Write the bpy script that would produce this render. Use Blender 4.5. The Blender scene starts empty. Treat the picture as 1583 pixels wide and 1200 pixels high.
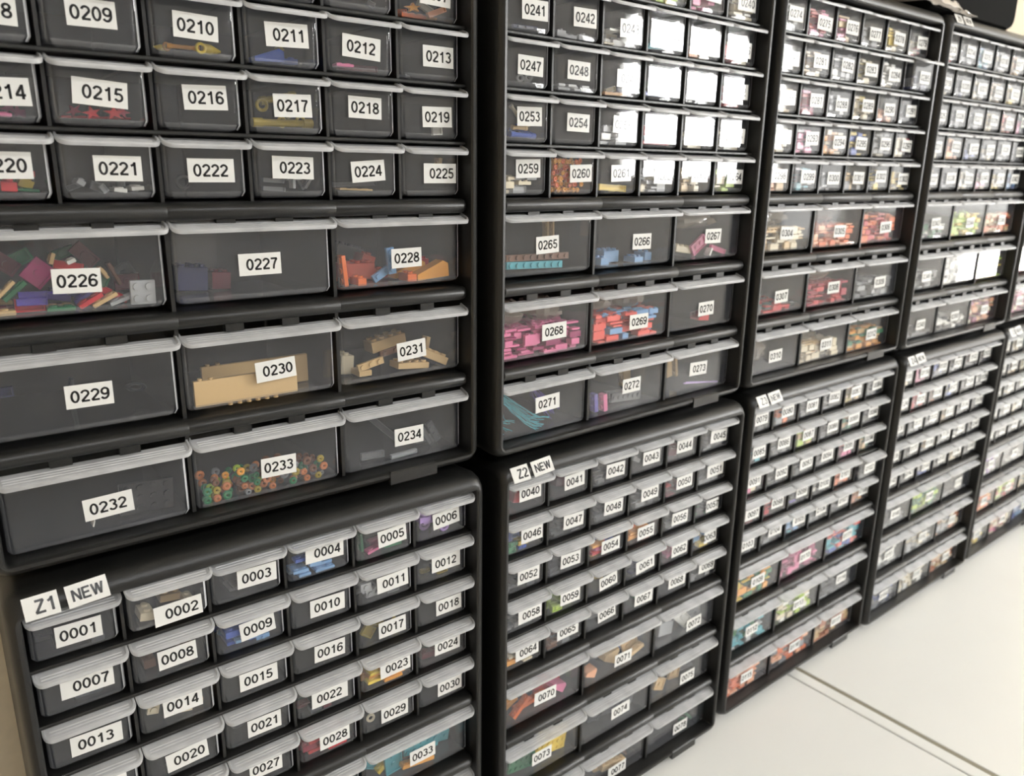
import bpy, math, random
from mathutils import Vector, Matrix
C = bpy.context.scene
col = C.collection
PI = math.pi
S = 0.0585            # metres per column width of a small drawer
TZ = 0.75             # table top height
ZT = -15.54           # table top in column units below the top lip of the upper row

# ---------------------------------------------------------------- camera
def W(x, y, z): return Vector((x*S, y*S, (z-ZT)*S + TZ))
cam_d = bpy.data.cameras.new('camera'); cam = bpy.data.objects.new('camera', cam_d); col.objects.link(cam)
yaw, pitch, roll = 0.67402, -0.27089, 0.01392
fwd = Vector((math.sin(yaw)*math.cos(pitch), math.cos(yaw)*math.cos(pitch), math.sin(pitch)))
right = Vector((math.cos(yaw), -math.sin(yaw), 0)); upv = right.cross(fwd)
cr, sr = math.cos(roll), math.sin(roll)
right, upv = right*cr+upv*sr, upv*cr-right*sr
M = Matrix((right, upv, -fwd)).transposed().to_4x4(); M.translation = W(-0.59361, -9.0673, -3.09479)
cam.matrix_world = M
cam_d.sensor_width = 36; cam_d.lens = 1219.74/1583*36; cam_d.clip_start = 0.01; cam_d.clip_end = 50
cam_d.dof.use_dof = True; cam_d.dof.focus_distance = 0.60; cam_d.dof.aperture_fstop = 9.0
C.camera = cam
# ---------------------------------------------------------------- light
C.view_settings.view_transform = 'Standard'; C.view_settings.look = 'None'
C.view_settings.gamma = 1.0; C.view_settings.use_curve_mapping = False
C.view_settings.exposure = -0.07
C.cycles.transparent_max_bounces = 24; C.cycles.max_bounces = 8
w = bpy.data.worlds.new('world'); C.world = w; w.use_nodes = True
w.node_tree.nodes['Background'].inputs[0].default_value = (0.9, 0.95, 1, 1)
w.node_tree.nodes['Background'].inputs[1].default_value = 0.3
def area(name, loc, rot, sx, sy, power, color):
    l = bpy.data.lights.new(name, 'AREA'); l.shape = 'RECTANGLE'; l.size = sx; l.size_y = sy
    l.energy = power; l.color = color
    o = bpy.data.objects.new(name, l); o.location = loc; o.rotation_euler = rot; col.objects.link(o)
WIN_E = 46.0          # brightness of the daylight behind the panes
GLOW_E = 3.2          # brightness of the glow panels added to lift far reflections
FILL_E = 30.0         # brightness of the fill panels added on the ceiling

# ---------------------------------------------------------------- measured layout data (offsets in column units from each drawer's lip corner)
LAB = {int(a): (float(x), float(z)) for a, x, z in (q.split() for q in """209 -0.5 -0.2;210 -0.48 -0.21;211 -0.45 -0.19;212 -0.49 -0.23;213 -0.38 -0.24;214 -0.36 -0.25;215 -0.5 -0.21;216 -0.44 -0.19;217 -0.43 -0.22;218 -0.47 -0.19;219 -0.4 -0.25;220 -0.44 -0.2;221 -0.41 -0.22;222 -0.44 -0.23;223 -0.47 -0.19;224 -0.46 -0.22;225 -0.37 -0.24;226 -0.94 -0.46;227 -0.96 -0.4;228 -0.92 -0.44;229 -0.97 -0.42;230 -0.85 -0.44;231 -0.87 -0.44;232 -0.93 -0.46;233 -0.9 -0.45;234 -0.94 -0.43;1 -0.46 -0.28;2 -0.4 -0.4;3 -0.37 -0.25;4 -0.42 -0.19;5 -0.38 -0.25;6 -0.43 -0.24;7 -0.45 -0.23;8 -0.44 -0.28;9 -0.42 -0.26;10 -0.42 -0.29;11 -0.38 -0.27;12 -0.43 -0.25;13 -0.44 -0.3;14 -0.44 -0.24;15 -0.46 -0.29;16 -0.42 -0.3;17 -0.4 -0.31;18 -0.39 -0.29;20 -0.46 -0.3;21 -0.43 -0.31;22 -0.46 -0.28;23 -0.38 -0.25;24 -0.43 -0.25;27 -0.46 -0.26;28 -0.42 -0.29;29 -0.41 -0.31;30 -0.38 -0.3;33 -0.92 -0.44;241 -0.35 -0.24;242 -0.36 -0.22;243 -0.38 -0.26;247 -0.4 -0.24;248 -0.47 -0.23;249 -0.37 -0.26;253 -0.42 -0.18;254 -0.43 -0.22;255 -0.43 -0.21;259 -0.41 -0.16;260 -0.35 -0.22;261 -0.43 -0.21;262 -0.38 -0.25;263 -0.4 -0.22;264 -0.35 -0.25;265 -1.0 -0.36;266 -0.84 -0.41;267 -0.87 -0.4;268 -0.82 -0.43;269 -0.8 -0.5;270 -0.91 -0.46;271 -0.91 -0.33;272 -0.91 -0.36;273 -1.01 -0.34;40 -0.4 -0.2;41 -0.39 -0.25;42 -0.4 -0.28;43 -0.42 -0.26;44 -0.45 -0.24;45 -0.41 -0.25;46 -0.33 -0.25;47 -0.38 -0.27;48 -0.4 -0.27;49 -0.42 -0.25;50 -0.4 -0.27;51 -0.42 -0.26;52 -0.39 -0.27;53 -0.42 -0.29;54 -0.41 -0.32;55 -0.45 -0.33;56 -0.46 -0.31;57 -0.41 -0.32;58 -0.35 -0.28;59 -0.41 -0.28;60 -0.43 -0.31;61 -0.41 -0.3;62 -0.38 -0.29;63 -0.38 -0.3;64 -0.39 -0.26;65 -0.42 -0.24;66 -0.42 -0.26;67 -0.38 -0.3;68 -0.39 -0.26;69 -0.42 -0.24;70 -0.93 -0.47;71 -0.9 -0.53;72 -0.72 -0.57;73 -0.98 -0.45;74 -0.89 -0.44;75 -0.78 -0.59;77 -0.87 -0.63;78 -0.89 -0.55""".split(';'))}
TILT = {215: 4, 210: 2, 212: 3, 224: -4, 222: 0, 232: -2, 228: -1, 231: -4, 230: -3, 5: -3, 6: -4, 9: -4, 60: -5, 61: -5, 66: -4, 20: -3}
PIECES = """226 stud ltgray -0.20 -0.72 0.26 0.27 -2 0.3
226 bar ltgray -0.48 -0.81 0.28 0.06 18 0.33
226 bar tan -0.67 -0.80 0.28 0.06 27 0.33
226 bar red -0.81 -0.79 0.27 0.07 29 0.33
226 bar red -0.53 -0.68 0.29 0.08 -31 0.4
226 bar purple -0.79 -0.72 0.30 0.08 29 0.46
226 bar green -1.10 -0.85 0.27 0.06 -1 0.33
226 bar tan -1.09 -0.79 0.26 0.06 -1 0.33
226 plate red -1.37 -0.82 0.28 0.14 -1 0.33
226 plate purple -1.36 -0.67 0.28 0.07 -2 0.36
226 plate purple -1.33 -0.61 0.27 0.07 -2 0.44
226 bar purple -1.07 -0.69 0.28 0.09 -11 0.44
226 bar tan -1.62 -0.86 0.20 0.07 -0 0.33
226 bar maroon -1.61 -0.78 0.20 0.08 0 0.36
226 bar tan -1.60 -0.69 0.19 0.06 -2 0.36
226 bar green -1.49 -0.56 0.28 0.07 40 0.44
226 bar tan -1.58 -0.53 0.24 0.05 44 0.4
226 plate magenta -1.25 -0.39 0.26 0.24 46 0.5
226 bar tan -1.10 -0.25 0.12 0.06 70 0.56
226 bar white -0.92 -0.28 0.09 0.06 23 0.52
226 plate red -0.93 -0.35 0.29 0.09 -13 0.56
226 bar navy -0.97 -0.66 0.27 0.11 -9 0.56
226 plate green -0.63 -0.55 0.21 0.15 -26 0.56
226 bar brown -0.48 -0.46 0.27 0.05 -68 0.62
226 bar tan -0.59 -0.44 0.15 0.05 -58 0.62
226 plate maroon -0.71 -0.27 0.29 0.16 -48 0.95
226 plate green -1.35 -0.27 0.24 0.15 24 0.95
226 plate maroon -1.49 -0.32 0.23 0.17 -39 0.85
226 plate maroon -0.06 -0.61 0.28 0.18 1 1.0
226 plate dkgray -0.27 -0.51 0.24 0.20 27 1.0
226 plate green -0.91 -0.25 0.26 0.11 19 1.1
228 bar orange -1.79 -0.62 0.41 0.08 95 0.34
228 brick rust -1.43 -0.61 0.47 0.24 -1 0.62
228 brick rust -1.13 -0.50 0.20 0.16 -21 0.9
228 brick orange -1.71 -0.79 0.15 0.13 0 0.33
228 brick orange -1.54 -0.80 0.12 0.13 0 0.33
228 stud ltblue -1.06 -0.49 0.36 0.12 96 0.36
228 stud ltblue -1.16 -0.73 0.31 0.11 30 0.34
228 slope amber -0.63 -0.65 0.51 0.23 2 0.62
228 brick rust -0.97 -0.81 0.60 0.14 0 0.46
228 brick orange -0.77 -0.79 0.14 0.14 0 0.33
228 slope amber -0.26 -0.76 0.52 0.23 4 0.36
228 brick red 0.21 -0.59 0.12 0.13 -1 0.9
228 brick dkgray -1.28 -0.42 0.40 0.21 -16 1.0
231 brick tan -0.93 -0.42 0.56 0.20 9 0.75
231 stud tan -1.44 -0.60 0.40 0.10 11 0.33
231 brick tan -1.50 -0.72 0.19 0.11 -1 0.34
231 brick tan -0.75 -0.72 0.51 0.12 -6 0.36
231 brick tan -0.23 -0.67 0.56 0.15 -26 0.36
231 bar tan -0.37 -0.53 0.29 0.09 77 0.62
231 brick cream -1.64 -0.63 0.19 0.30 -5 0.5
231 stud brown -0.98 -0.53 0.33 0.09 11 0.6
210 cone yellow -0.16 -0.40 0.20 0.11 -6 0.42
210 ring yellow -0.39 -0.40 0.13 0.13 5 0.34
210 rod amber -0.54 -0.39 0.35 0.06 -0 0.5
210 ring amber -0.69 -0.39 0.09 0.10 5 0.44
210 cone yellow -0.75 -0.40 0.13 0.07 178 0.5
215 star red -0.57 -0.40 0.19 0.14 13 0.36
215 star red -0.35 -0.39 0.21 0.15 3 0.38
215 star crimson -0.71 -0.38 0.18 0.12 32 0.5
215 star crimson -0.12 -0.37 0.17 0.14 -18 0.5
215 bar red -0.40 -0.43 0.68 0.03 1 0.6
214 bar pink -0.37 -0.45 0.15 0.05 -2 0.34
214 star magenta -0.18 -0.42 0.16 0.14 3 0.4
214 star magenta -0.29 -0.38 0.18 0.12 23 0.5
214 plate magenta -0.08 -0.43 0.11 0.06 -3 0.45
220 brick red -0.41 -0.39 0.14 0.13 -4 0.34
220 plate red -0.22 -0.28 0.14 0.06 -5 0.5
220 brick yellow -0.12 -0.37 0.13 0.13 -25 0.33
220 bar green -0.23 -0.44 0.20 0.04 -5 0.4
220 bar green -0.23 -0.35 0.17 0.05 -4 0.6
221 brick ltgray -0.74 -0.36 0.08 0.08 -34 0.4
221 brick white -0.38 -0.44 0.13 0.06 -6 0.34
221 brick white -0.20 -0.42 0.13 0.06 3 0.34
221 plate ltgray -0.54 -0.43 0.09 0.06 -56 0.36
221 brick ltgray -0.09 -0.43 0.06 0.08 -0 0.36
221 plate gray -0.58 -0.41 0.12 0.09 -22 0.5
221 plate gray -0.78 -0.42 0.13 0.06 21 0.5
221 plate gray -0.31 -0.37 0.08 0.09 0 0.6
222 ring black -0.63 -0.37 0.20 0.18 0 0.6
223 plate gray -0.67 -0.34 0.26 0.05 -4 0.34
223 plate gray -0.67 -0.44 0.28 0.05 -4 0.34
223 bar ltgray -0.42 -0.35 0.17 0.05 89 0.34
223 bar ltgray -0.35 -0.32 0.19 0.04 2 0.34
223 bar gray -0.22 -0.38 0.18 0.05 -60 0.36
223 bar gray -0.13 -0.36 0.17 0.05 55 0.38
217 ring olive -0.73 -0.22 0.17 0.16 3 0.36
217 rod olive -0.34 -0.41 0.75 0.11 1 0.36
217 ring yellow -0.45 -0.39 0.12 0.15 3 0.42
217 ring yellow -0.17 -0.37 0.13 0.15 3 0.42
217 rod olive -0.43 -0.11 0.46 0.11 12 0.6
217 rod olive -0.02 -0.28 0.24 0.11 20 0.5
219 plate white -0.32 -0.42 0.15 0.11 4 0.33
219 plate dkgray -0.34 -0.42 0.09 0.06 4 0.3
212 bar pink -0.66 -0.43 0.23 0.05 -0 0.33
212 plate maroon -0.42 -0.44 0.55 0.07 1 0.45
211 slope blue -0.58 -0.39 0.36 0.15 2 0.45
211 bar blue -0.24 -0.41 0.37 0.09 2 0.5
211 bar olive -0.36 -0.28 0.07 0.06 -46 0.6
224 bar tan -0.54 -0.45 0.47 0.03 -2 0.4
224 plate dkgray -0.34 -0.39 0.68 0.06 2 0.6
225 bar tan 0.07 -0.19 0.32 0.07 83 0.5
207 star amber -0.62 -0.37 0.25 0.12 7 0.4
207 plate white -0.40 -0.33 0.24 0.08 -23 0.4
207 plate peach -0.22 -0.39 0.29 0.07 22 0.36
207 bar orange -0.58 -0.45 0.37 0.07 0 0.35
207 bar amber -0.15 -0.43 0.36 0.05 3 0.34
207 plate orange -0.68 -0.41 0.15 0.08 7 0.5
206 plate gray -0.24 -0.40 0.12 0.06 -20 0.4
227 brick navy -1.53 -0.65 0.36 0.33 -4 1.0
227 brick maroon -1.18 -0.67 0.23 0.25 -4 1.0
229 ring dkgray -0.32 -0.62 0.26 0.12 -9 1.0
229 plate navy -1.67 -0.46 0.14 0.11 3 1.0
229 bar gray -0.99 -1.00 0.33 0.05 87 1.2
232 stud black -0.36 -0.79 0.61 0.39 -3 0.5
232 bar white -1.09 -0.69 0.08 0.02 75 0.33
234 plate gray -0.46 -0.62 0.35 0.08 -57 0.5
234 plate gray -0.16 -0.73 0.36 0.11 -61 0.6
234 plate gray -0.02 -0.84 0.42 0.11 -3 0.5
234 plate ltgray -0.95 -0.76 0.43 0.06 2 0.34
234 plate gray -1.38 -0.89 0.37 0.10 -3 0.5
234 plate dkgray -1.00 -0.88 0.77 0.10 -44 0.8
2 brick cream -0.72 -0.45 0.16 0.14 -11 0.36
2 brick cream -0.05 -0.48 0.11 0.11 -9 0.4
2 brick tan -0.37 -0.72 0.25 0.13 -7 0.6
8 brick brown -0.71 -0.50 0.14 0.16 1 0.5
8 brick brown -0.10 -0.55 0.17 0.13 -11 0.5
14 stud cream -0.76 -0.31 0.14 0.13 -14 0.36
14 brick cream -0.45 -0.48 0.31 0.11 -11 0.36
14 brick tan -0.10 -0.49 0.13 0.14 -8 0.4
14 brick cream -0.24 -0.66 0.13 0.11 -8 0.6
5 bar green -0.27 -0.50 0.29 0.11 -2 0.36
5 bar pink -0.58 -0.47 0.29 0.06 14 0.33
5 bar pink -0.46 -0.42 0.26 0.06 3 0.5
5 bar pink -0.00 -0.45 0.19 0.07 -48 0.4
5 bar green -0.75 -0.41 0.29 0.06 93 0.36
17 plate yellow -0.11 -0.48 0.18 0.15 -51 0.36
17 plate olive -0.70 -0.39 0.20 0.18 -38 0.4
17 plate olive -0.46 -0.48 0.24 0.16 -11 0.6
24 bar maroon -0.65 -0.46 0.28 0.14 -3 0.4
24 brick maroon 0.09 -0.58 0.21 0.18 -13 0.5
24 brick maroon -0.12 -0.74 0.34 0.15 -8 0.7
29 ring cream -0.73 -0.45 0.16 0.15 -26 0.36
29 ring cream 0.03 -0.55 0.13 0.15 -25 0.5
29 ring tan -0.39 -0.81 0.14 0.13 -26 0.7
33 stud teal -0.75 -0.57 0.67 0.23 -8 0.5
33 stud teal -0.23 -0.79 0.42 0.20 -12 0.55
33 bar brown -0.91 -0.76 0.63 0.20 -8 0.4
33 bar amber -0.92 -0.78 0.60 0.10 -9 0.34
33 ring magenta -0.23 -1.00 0.44 0.25 -27 0.5
33 plate maroon 0.22 -1.15 0.43 0.36 -18 0.8
33 plate teal -1.31 -0.62 0.31 0.44 4 0.45
33 bar yellow -1.49 -0.65 0.20 0.10 35 0.4
33 plate teal -0.88 -0.84 0.57 0.24 -5 0.8
33 bar amber 0.00 -0.73 0.23 0.10 -47 0.5
33 plate teal -1.59 -0.60 0.31 0.20 -28 0.5
27 brick cream -0.58 -0.46 0.29 0.16 -12 0.6
241 stud navy -0.33 -0.44 0.45 0.05 2 0.36
249 bar amber -0.49 -0.48 0.49 0.06 1 0.36
249 plate olive -0.46 -0.41 0.22 0.08 17 0.5
250 bar blue -0.29 -0.42 0.72 0.07 1 0.34
250 bar green -0.49 -0.27 0.13 0.12 79 0.5
253 rod blue -0.41 -0.43 0.47 0.09 -2 0.34
253 rod blue -0.05 -0.37 0.33 0.09 -20 0.36
253 rod tan -0.46 -0.33 0.28 0.07 -1 0.36
253 rod cream -0.44 -0.09 0.20 0.07 -44 0.5
253 rod cream 0.05 -0.21 0.15 0.12 -48 0.4
253 rod blue 0.01 -0.30 0.34 0.09 25 0.5
253 bar blue -0.48 -0.39 0.19 0.09 9 0.45
256 brick red -0.57 -0.25 0.16 0.54 95 0.5
256 bar red -0.28 -0.45 0.73 0.06 -1 0.34
261 plate yellow -0.31 -0.46 0.63 0.10 -3 0.36
261 bar yellow -0.09 -0.47 0.23 0.07 13 0.34
247 ring ltgray -0.43 -0.39 0.15 0.11 4 0.36
247 ring ltgray -0.27 -0.37 0.16 0.11 4 0.36
247 ring ltgray -0.12 -0.38 0.16 0.11 4 0.36
244 plate teal -0.17 -0.41 0.75 0.08 3 0.4
244 plate teal -0.32 -0.28 0.25 0.22 6 0.6
265 stud brown -1.03 -0.56 1.28 0.10 -1 0.36
265 stud teal -1.09 -0.68 1.14 0.11 -2 0.36
265 bar tan -0.56 -0.18 0.26 0.05 92 0.7
265 bar tan -0.44 -0.19 0.26 0.05 92 0.7
266 brick ltblue -1.17 -0.66 0.36 0.23 0 0.6
266 brick ltblue -1.02 -0.75 0.25 0.14 -2 0.36
266 brick ltblue -1.32 -0.76 0.20 0.12 -2 0.36
266 brick ltblue -1.57 -0.78 0.19 0.16 -2 0.36
266 brick ltblue -0.73 -0.76 0.21 0.13 -2 0.36
266 brick ltblue -0.33 -0.76 0.17 0.18 -2 0.5
267 plate pink -0.89 -0.71 0.42 0.22 31 0.5
267 brick cream -1.26 -0.64 0.44 0.15 -9 0.45
267 plate pink -0.42 -0.76 0.47 0.09 -15 0.4
267 bar white -0.73 -0.71 0.15 0.07 64 0.34
270 slope red -0.76 -0.66 0.31 0.13 -6 0.36
270 plate maroon -0.71 -0.64 0.28 0.12 7 0.5
272 bar pink -1.44 -0.64 0.31 0.13 96 0.34
272 bar purple -1.61 -0.64 0.33 0.12 96 0.4
272 stud gray -0.69 -0.71 0.78 0.17 -4 0.5
272 plate gray -0.22 -0.97 0.91 0.14 -5 0.7
272 bar tan 0.45 -0.45 0.37 0.24 98 0.9
273 bar tan -1.42 -0.34 0.40 0.20 99 0.6
273 bar tan -0.94 -0.45 0.38 0.10 99 0.8
273 rod lavender -0.38 -0.77 1.08 0.03 -7 0.36
273 rod lavender -0.38 -0.82 0.98 0.02 -8 0.36
40 brick red -0.52 -0.32 0.14 0.21 -11 0.4
41 brick maroon -0.36 -0.58 0.20 0.20 -10 0.6
44 brick maroon -0.56 -0.42 0.26 0.18 -12 0.4
44 brick maroon -0.01 -0.56 0.31 0.16 -6 0.6
43 brick ltgray -0.61 -0.32 0.19 0.10 -26 0.4
62 bar pink -0.45 -0.46 0.30 0.14 24 0.36
62 bar red 0.15 -0.59 0.30 0.12 -3 0.5
60 brick olive -0.28 -0.69 0.24 0.15 -12 0.6
66 plate gray 0.04 -0.66 0.55 0.24 -5 0.5
66 brick gray 0.23 -0.58 0.15 0.26 -13 0.5
67 brick green 0.25 -0.58 0.16 0.20 -13 0.5
67 plate gray -0.16 -0.65 0.54 0.20 -5 0.5
68 brick gray 0.13 -0.45 0.17 0.24 -12 0.4
68 plate ltgray -0.09 -0.63 0.53 0.16 -5 0.5
70 bar orange -1.38 -0.77 0.47 0.11 40 0.34
70 bar orange -1.03 -0.95 0.74 0.11 5 0.36
70 plate red -0.53 -0.87 0.62 0.37 -8 0.5
70 slope pink -0.40 -0.84 0.32 0.19 -37 0.4
70 stud lime -0.16 -0.68 0.36 0.40 -12 0.5
70 stud lime 0.14 -0.79 0.38 0.28 -33 0.6
70 bar lavender -0.08 -0.96 0.68 0.16 -7 0.4
70 plate rust -1.00 -1.05 0.71 0.42 -25 0.8
70 bar amber -1.44 -0.97 0.37 0.15 23 0.36
70 plate crimson -0.39 -1.12 0.55 0.38 -8 0.9
71 slope tan -0.96 -0.68 0.34 0.33 -29 0.45
71 plate tan 0.02 -0.83 0.43 0.43 22 0.5
71 bar tan -0.21 -0.77 0.60 0.11 14 0.34
71 plate blue -0.33 -0.87 0.53 0.21 -5 0.7
71 plate gray -1.12 -1.05 0.65 0.45 -23 0.6
71 plate gray -0.48 -1.08 0.75 0.27 -3 0.45
71 slope peach -1.61 -0.94 0.26 0.20 -24 0.36
71 brick tan -0.66 -0.86 0.28 0.25 -23 0.34
72 plate white -0.89 -0.96 0.61 0.28 -44 0.4
72 brick ltgray -1.33 -0.97 0.43 0.33 -8 0.36
72 brick tan -1.32 -0.62 0.25 0.26 -21 0.4
72 plate gray -0.97 -0.70 0.68 0.10 -38 0.36
72 plate ltgray 0.01 -0.97 0.42 0.38 2 0.5
72 brick tan -0.52 -0.89 0.37 0.20 -15 0.4
72 ring gray -0.24 -1.00 0.41 0.18 -21 0.4
73 stud yellow -0.42 -0.77 0.76 0.55 -9 0.4
73 stud yellow -0.43 -0.47 0.77 0.15 -11 0.36
73 stud green -1.29 -0.67 0.63 0.29 -9 0.4
73 plate green -0.74 -0.81 0.54 0.15 -9 0.7
73 plate blue -1.00 -0.95 0.15 0.08 -29 0.36
74 plate dkgray -0.82 -1.00 0.57 0.31 -15 0.5
74 stud gray -0.00 -1.05 0.29 0.25 -19 0.5
74 plate dkgray -1.22 -1.01 0.34 0.39 -27 0.5
74 bar dkgray -1.19 -0.75 0.43 0.11 -0 0.4
74 plate dkgray -0.34 -1.26 0.54 0.14 -43 0.6
75 plate tan -0.86 -0.85 0.34 0.29 -10 0.5
75 plate tan -1.46 -0.81 0.32 0.27 -24 0.4
75 bar gray -0.52 -0.98 0.74 0.11 -8 0.5
77 bar brown -0.49 -0.90 0.74 0.08 -52 0.5
77 bar brown -0.33 -0.91 0.73 0.08 -55 0.45
77 bar tan -0.81 -0.72 0.69 0.17 -11 0.36
77 bar brown -0.06 -0.91 0.57 0.10 -60 0.5
77 bar tan -1.01 -0.70 0.48 0.14 -9 0.36
78 bar green -0.33 -0.87 0.27 0.07 -41 0.4
78 bar green -0.49 -0.84 0.14 0.12 -3 0.4"""
NEAR = [
 (233, ['bead'], ['copper', 'copper', 'brown', 'copper', 'olive', 'lime', 'green', 'green', 'amber', 'brown', 'gray'], 100, .55, (.09, .13), .5),
 (1, ['brick', 'bar'], ['dkgray'], 4, .35, (.1, .2), .8), (3, ['brick'], ['gray'], 3, .4, (.2, .4), .9), (7, ['bar'], ['dkgray', 'black'], 4, .3, (.1, .2), .8),
 (12, ['bar', 'plate'], ['gray', 'olive'], 4, .4, (.1, .2), .8), (20, ['rod', 'bar'], ['brown', 'dkgray'], 4, .4, (.2, .3), .8),
 (22, ['brick', 'bar'], ['maroon', 'dkgray'], 5, .4, (.1, .2), .8), (19, ['brick', 'bar'], ['orange', 'peach', 'white'], 7, .7, (.12, .22), .7),
 (30, ['plate'], ['dkgray'], 3, .4, (.1, .2), .8), (21, ['ring'], ['dkgray'], 3, .4, (.12, .2), .8),
 (4, ['bar', 'brick'], ['ltblue', 'ltblue', 'blue'], 14, .9, (.14, .3), .6), (6, ['bar', 'ring', 'brick'], ['lavender'], 14, .9, (.14, .28), .6),
 (9, ['brick', 'stud'], ['blue', 'blue', 'ltblue'], 14, .85, (.14, .3), .6), (11, ['stud', 'brick', 'plate'], ['ltgray', 'ltgray', 'gray'], 16, .9, (.14, .28), .6),
 (23, ['brick', 'bar'], ['yellow', 'yellow', 'amber'], 14, .8, (.16, .34), .6), (28, ['brick', 'bar'], ['red', 'red', 'crimson'], 14, .8, (.14, .3), .6),
 (54, ['brick', 'bar'], ['red', 'amber', 'pink', 'blue'], 14, .85, (.14, .3), .6), (55, ['brick'], ['amber', 'orange'], 12, .9, (.18, .34), .6),
 (59, ['bar', 'plate'], ['lime'], 16, .85, (.14, .3), .6), (63, ['bar', 'brick'], ['yellow', 'ltblue', 'yellow'], 12, .8, (.14, .28), .6),
 (46, ['stud', 'bar', 'plate'], ['blue', 'yellow', 'green', 'navy'], 14, .75, (.12, .24), .6), (50, ['brick', 'bar'], ['maroon', 'red'], 10, .7, (.14, .26), .6),
 (64, ['brick', 'bar'], ['amber', 'tan', 'cream'], 12, .75, (.14, .28), .6),
 (213, ['bar'], ['dkgray'], 3, .2, (.2, .3), .9), (31, ['brick', 'bar'], ['ltgray', 'gray', 'orange'], 8, .5, (.15, .3), .8), (32, ['brick', 'bar', 'stud'], ['ltgray', 'gray', 'teal'], 10, .5, (.15, .3), .8),
]
BAGS = [
 (268, 'clear plastic bag of dark pink pieces, left in first wide drawer, row seven', -1.5, .75, -.14, .7, .8, .4, 1, 'bags in drawer 0268'),
 (268, 'clear plastic bag of red pieces, right in first wide drawer, row seven', -.65, .8, -.14, .7, .8, .4, 2, 'bags in drawer 0268'),
 (269, 'clear plastic bag of coral red pieces, left in second wide drawer, row seven', -1.45, .8, -.14, .8, .8, .4, 3, 'bags in drawer 0269'),
 (269, 'clear plastic bag of blue pieces, right in second wide drawer, row seven', -.6, .8, -.14, .7, .8, .4, 4, 'bags in drawer 0269'),
 (267, 'crumpled clear bag with cream pieces, third wide drawer 0267, second upper cabinet', -1.0, .9, -.14, 1.5, .9, .4, 5, 'bags in drawer 0267'),
 (304, 'crumpled clear plastic bag, first drawer of row six, third upper cabinet', -1.0, .9, -.14, 1.5, .9, .4, 6, 'bags in drawer 0304'),
 (305, 'crumpled clear plastic bag, second drawer of row six, third upper cabinet', -1.0, .9, -.14, 1.5, .9, .4, 7, 'bags in drawer 0305'),
 (308, 'crumpled clear plastic bag with crimson pieces, second drawer of row seven, third upper cabinet', -1.0, .9, -.14, 1.5, .9, .4, 8, 'bags in drawer 0308'),
 (310, 'crumpled clear plastic bag, first drawer of row eight, third upper cabinet', -1.1, .9, -.42, 1.2, .8, .6, 9, 'bags in drawer 0310'),
]
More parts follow.
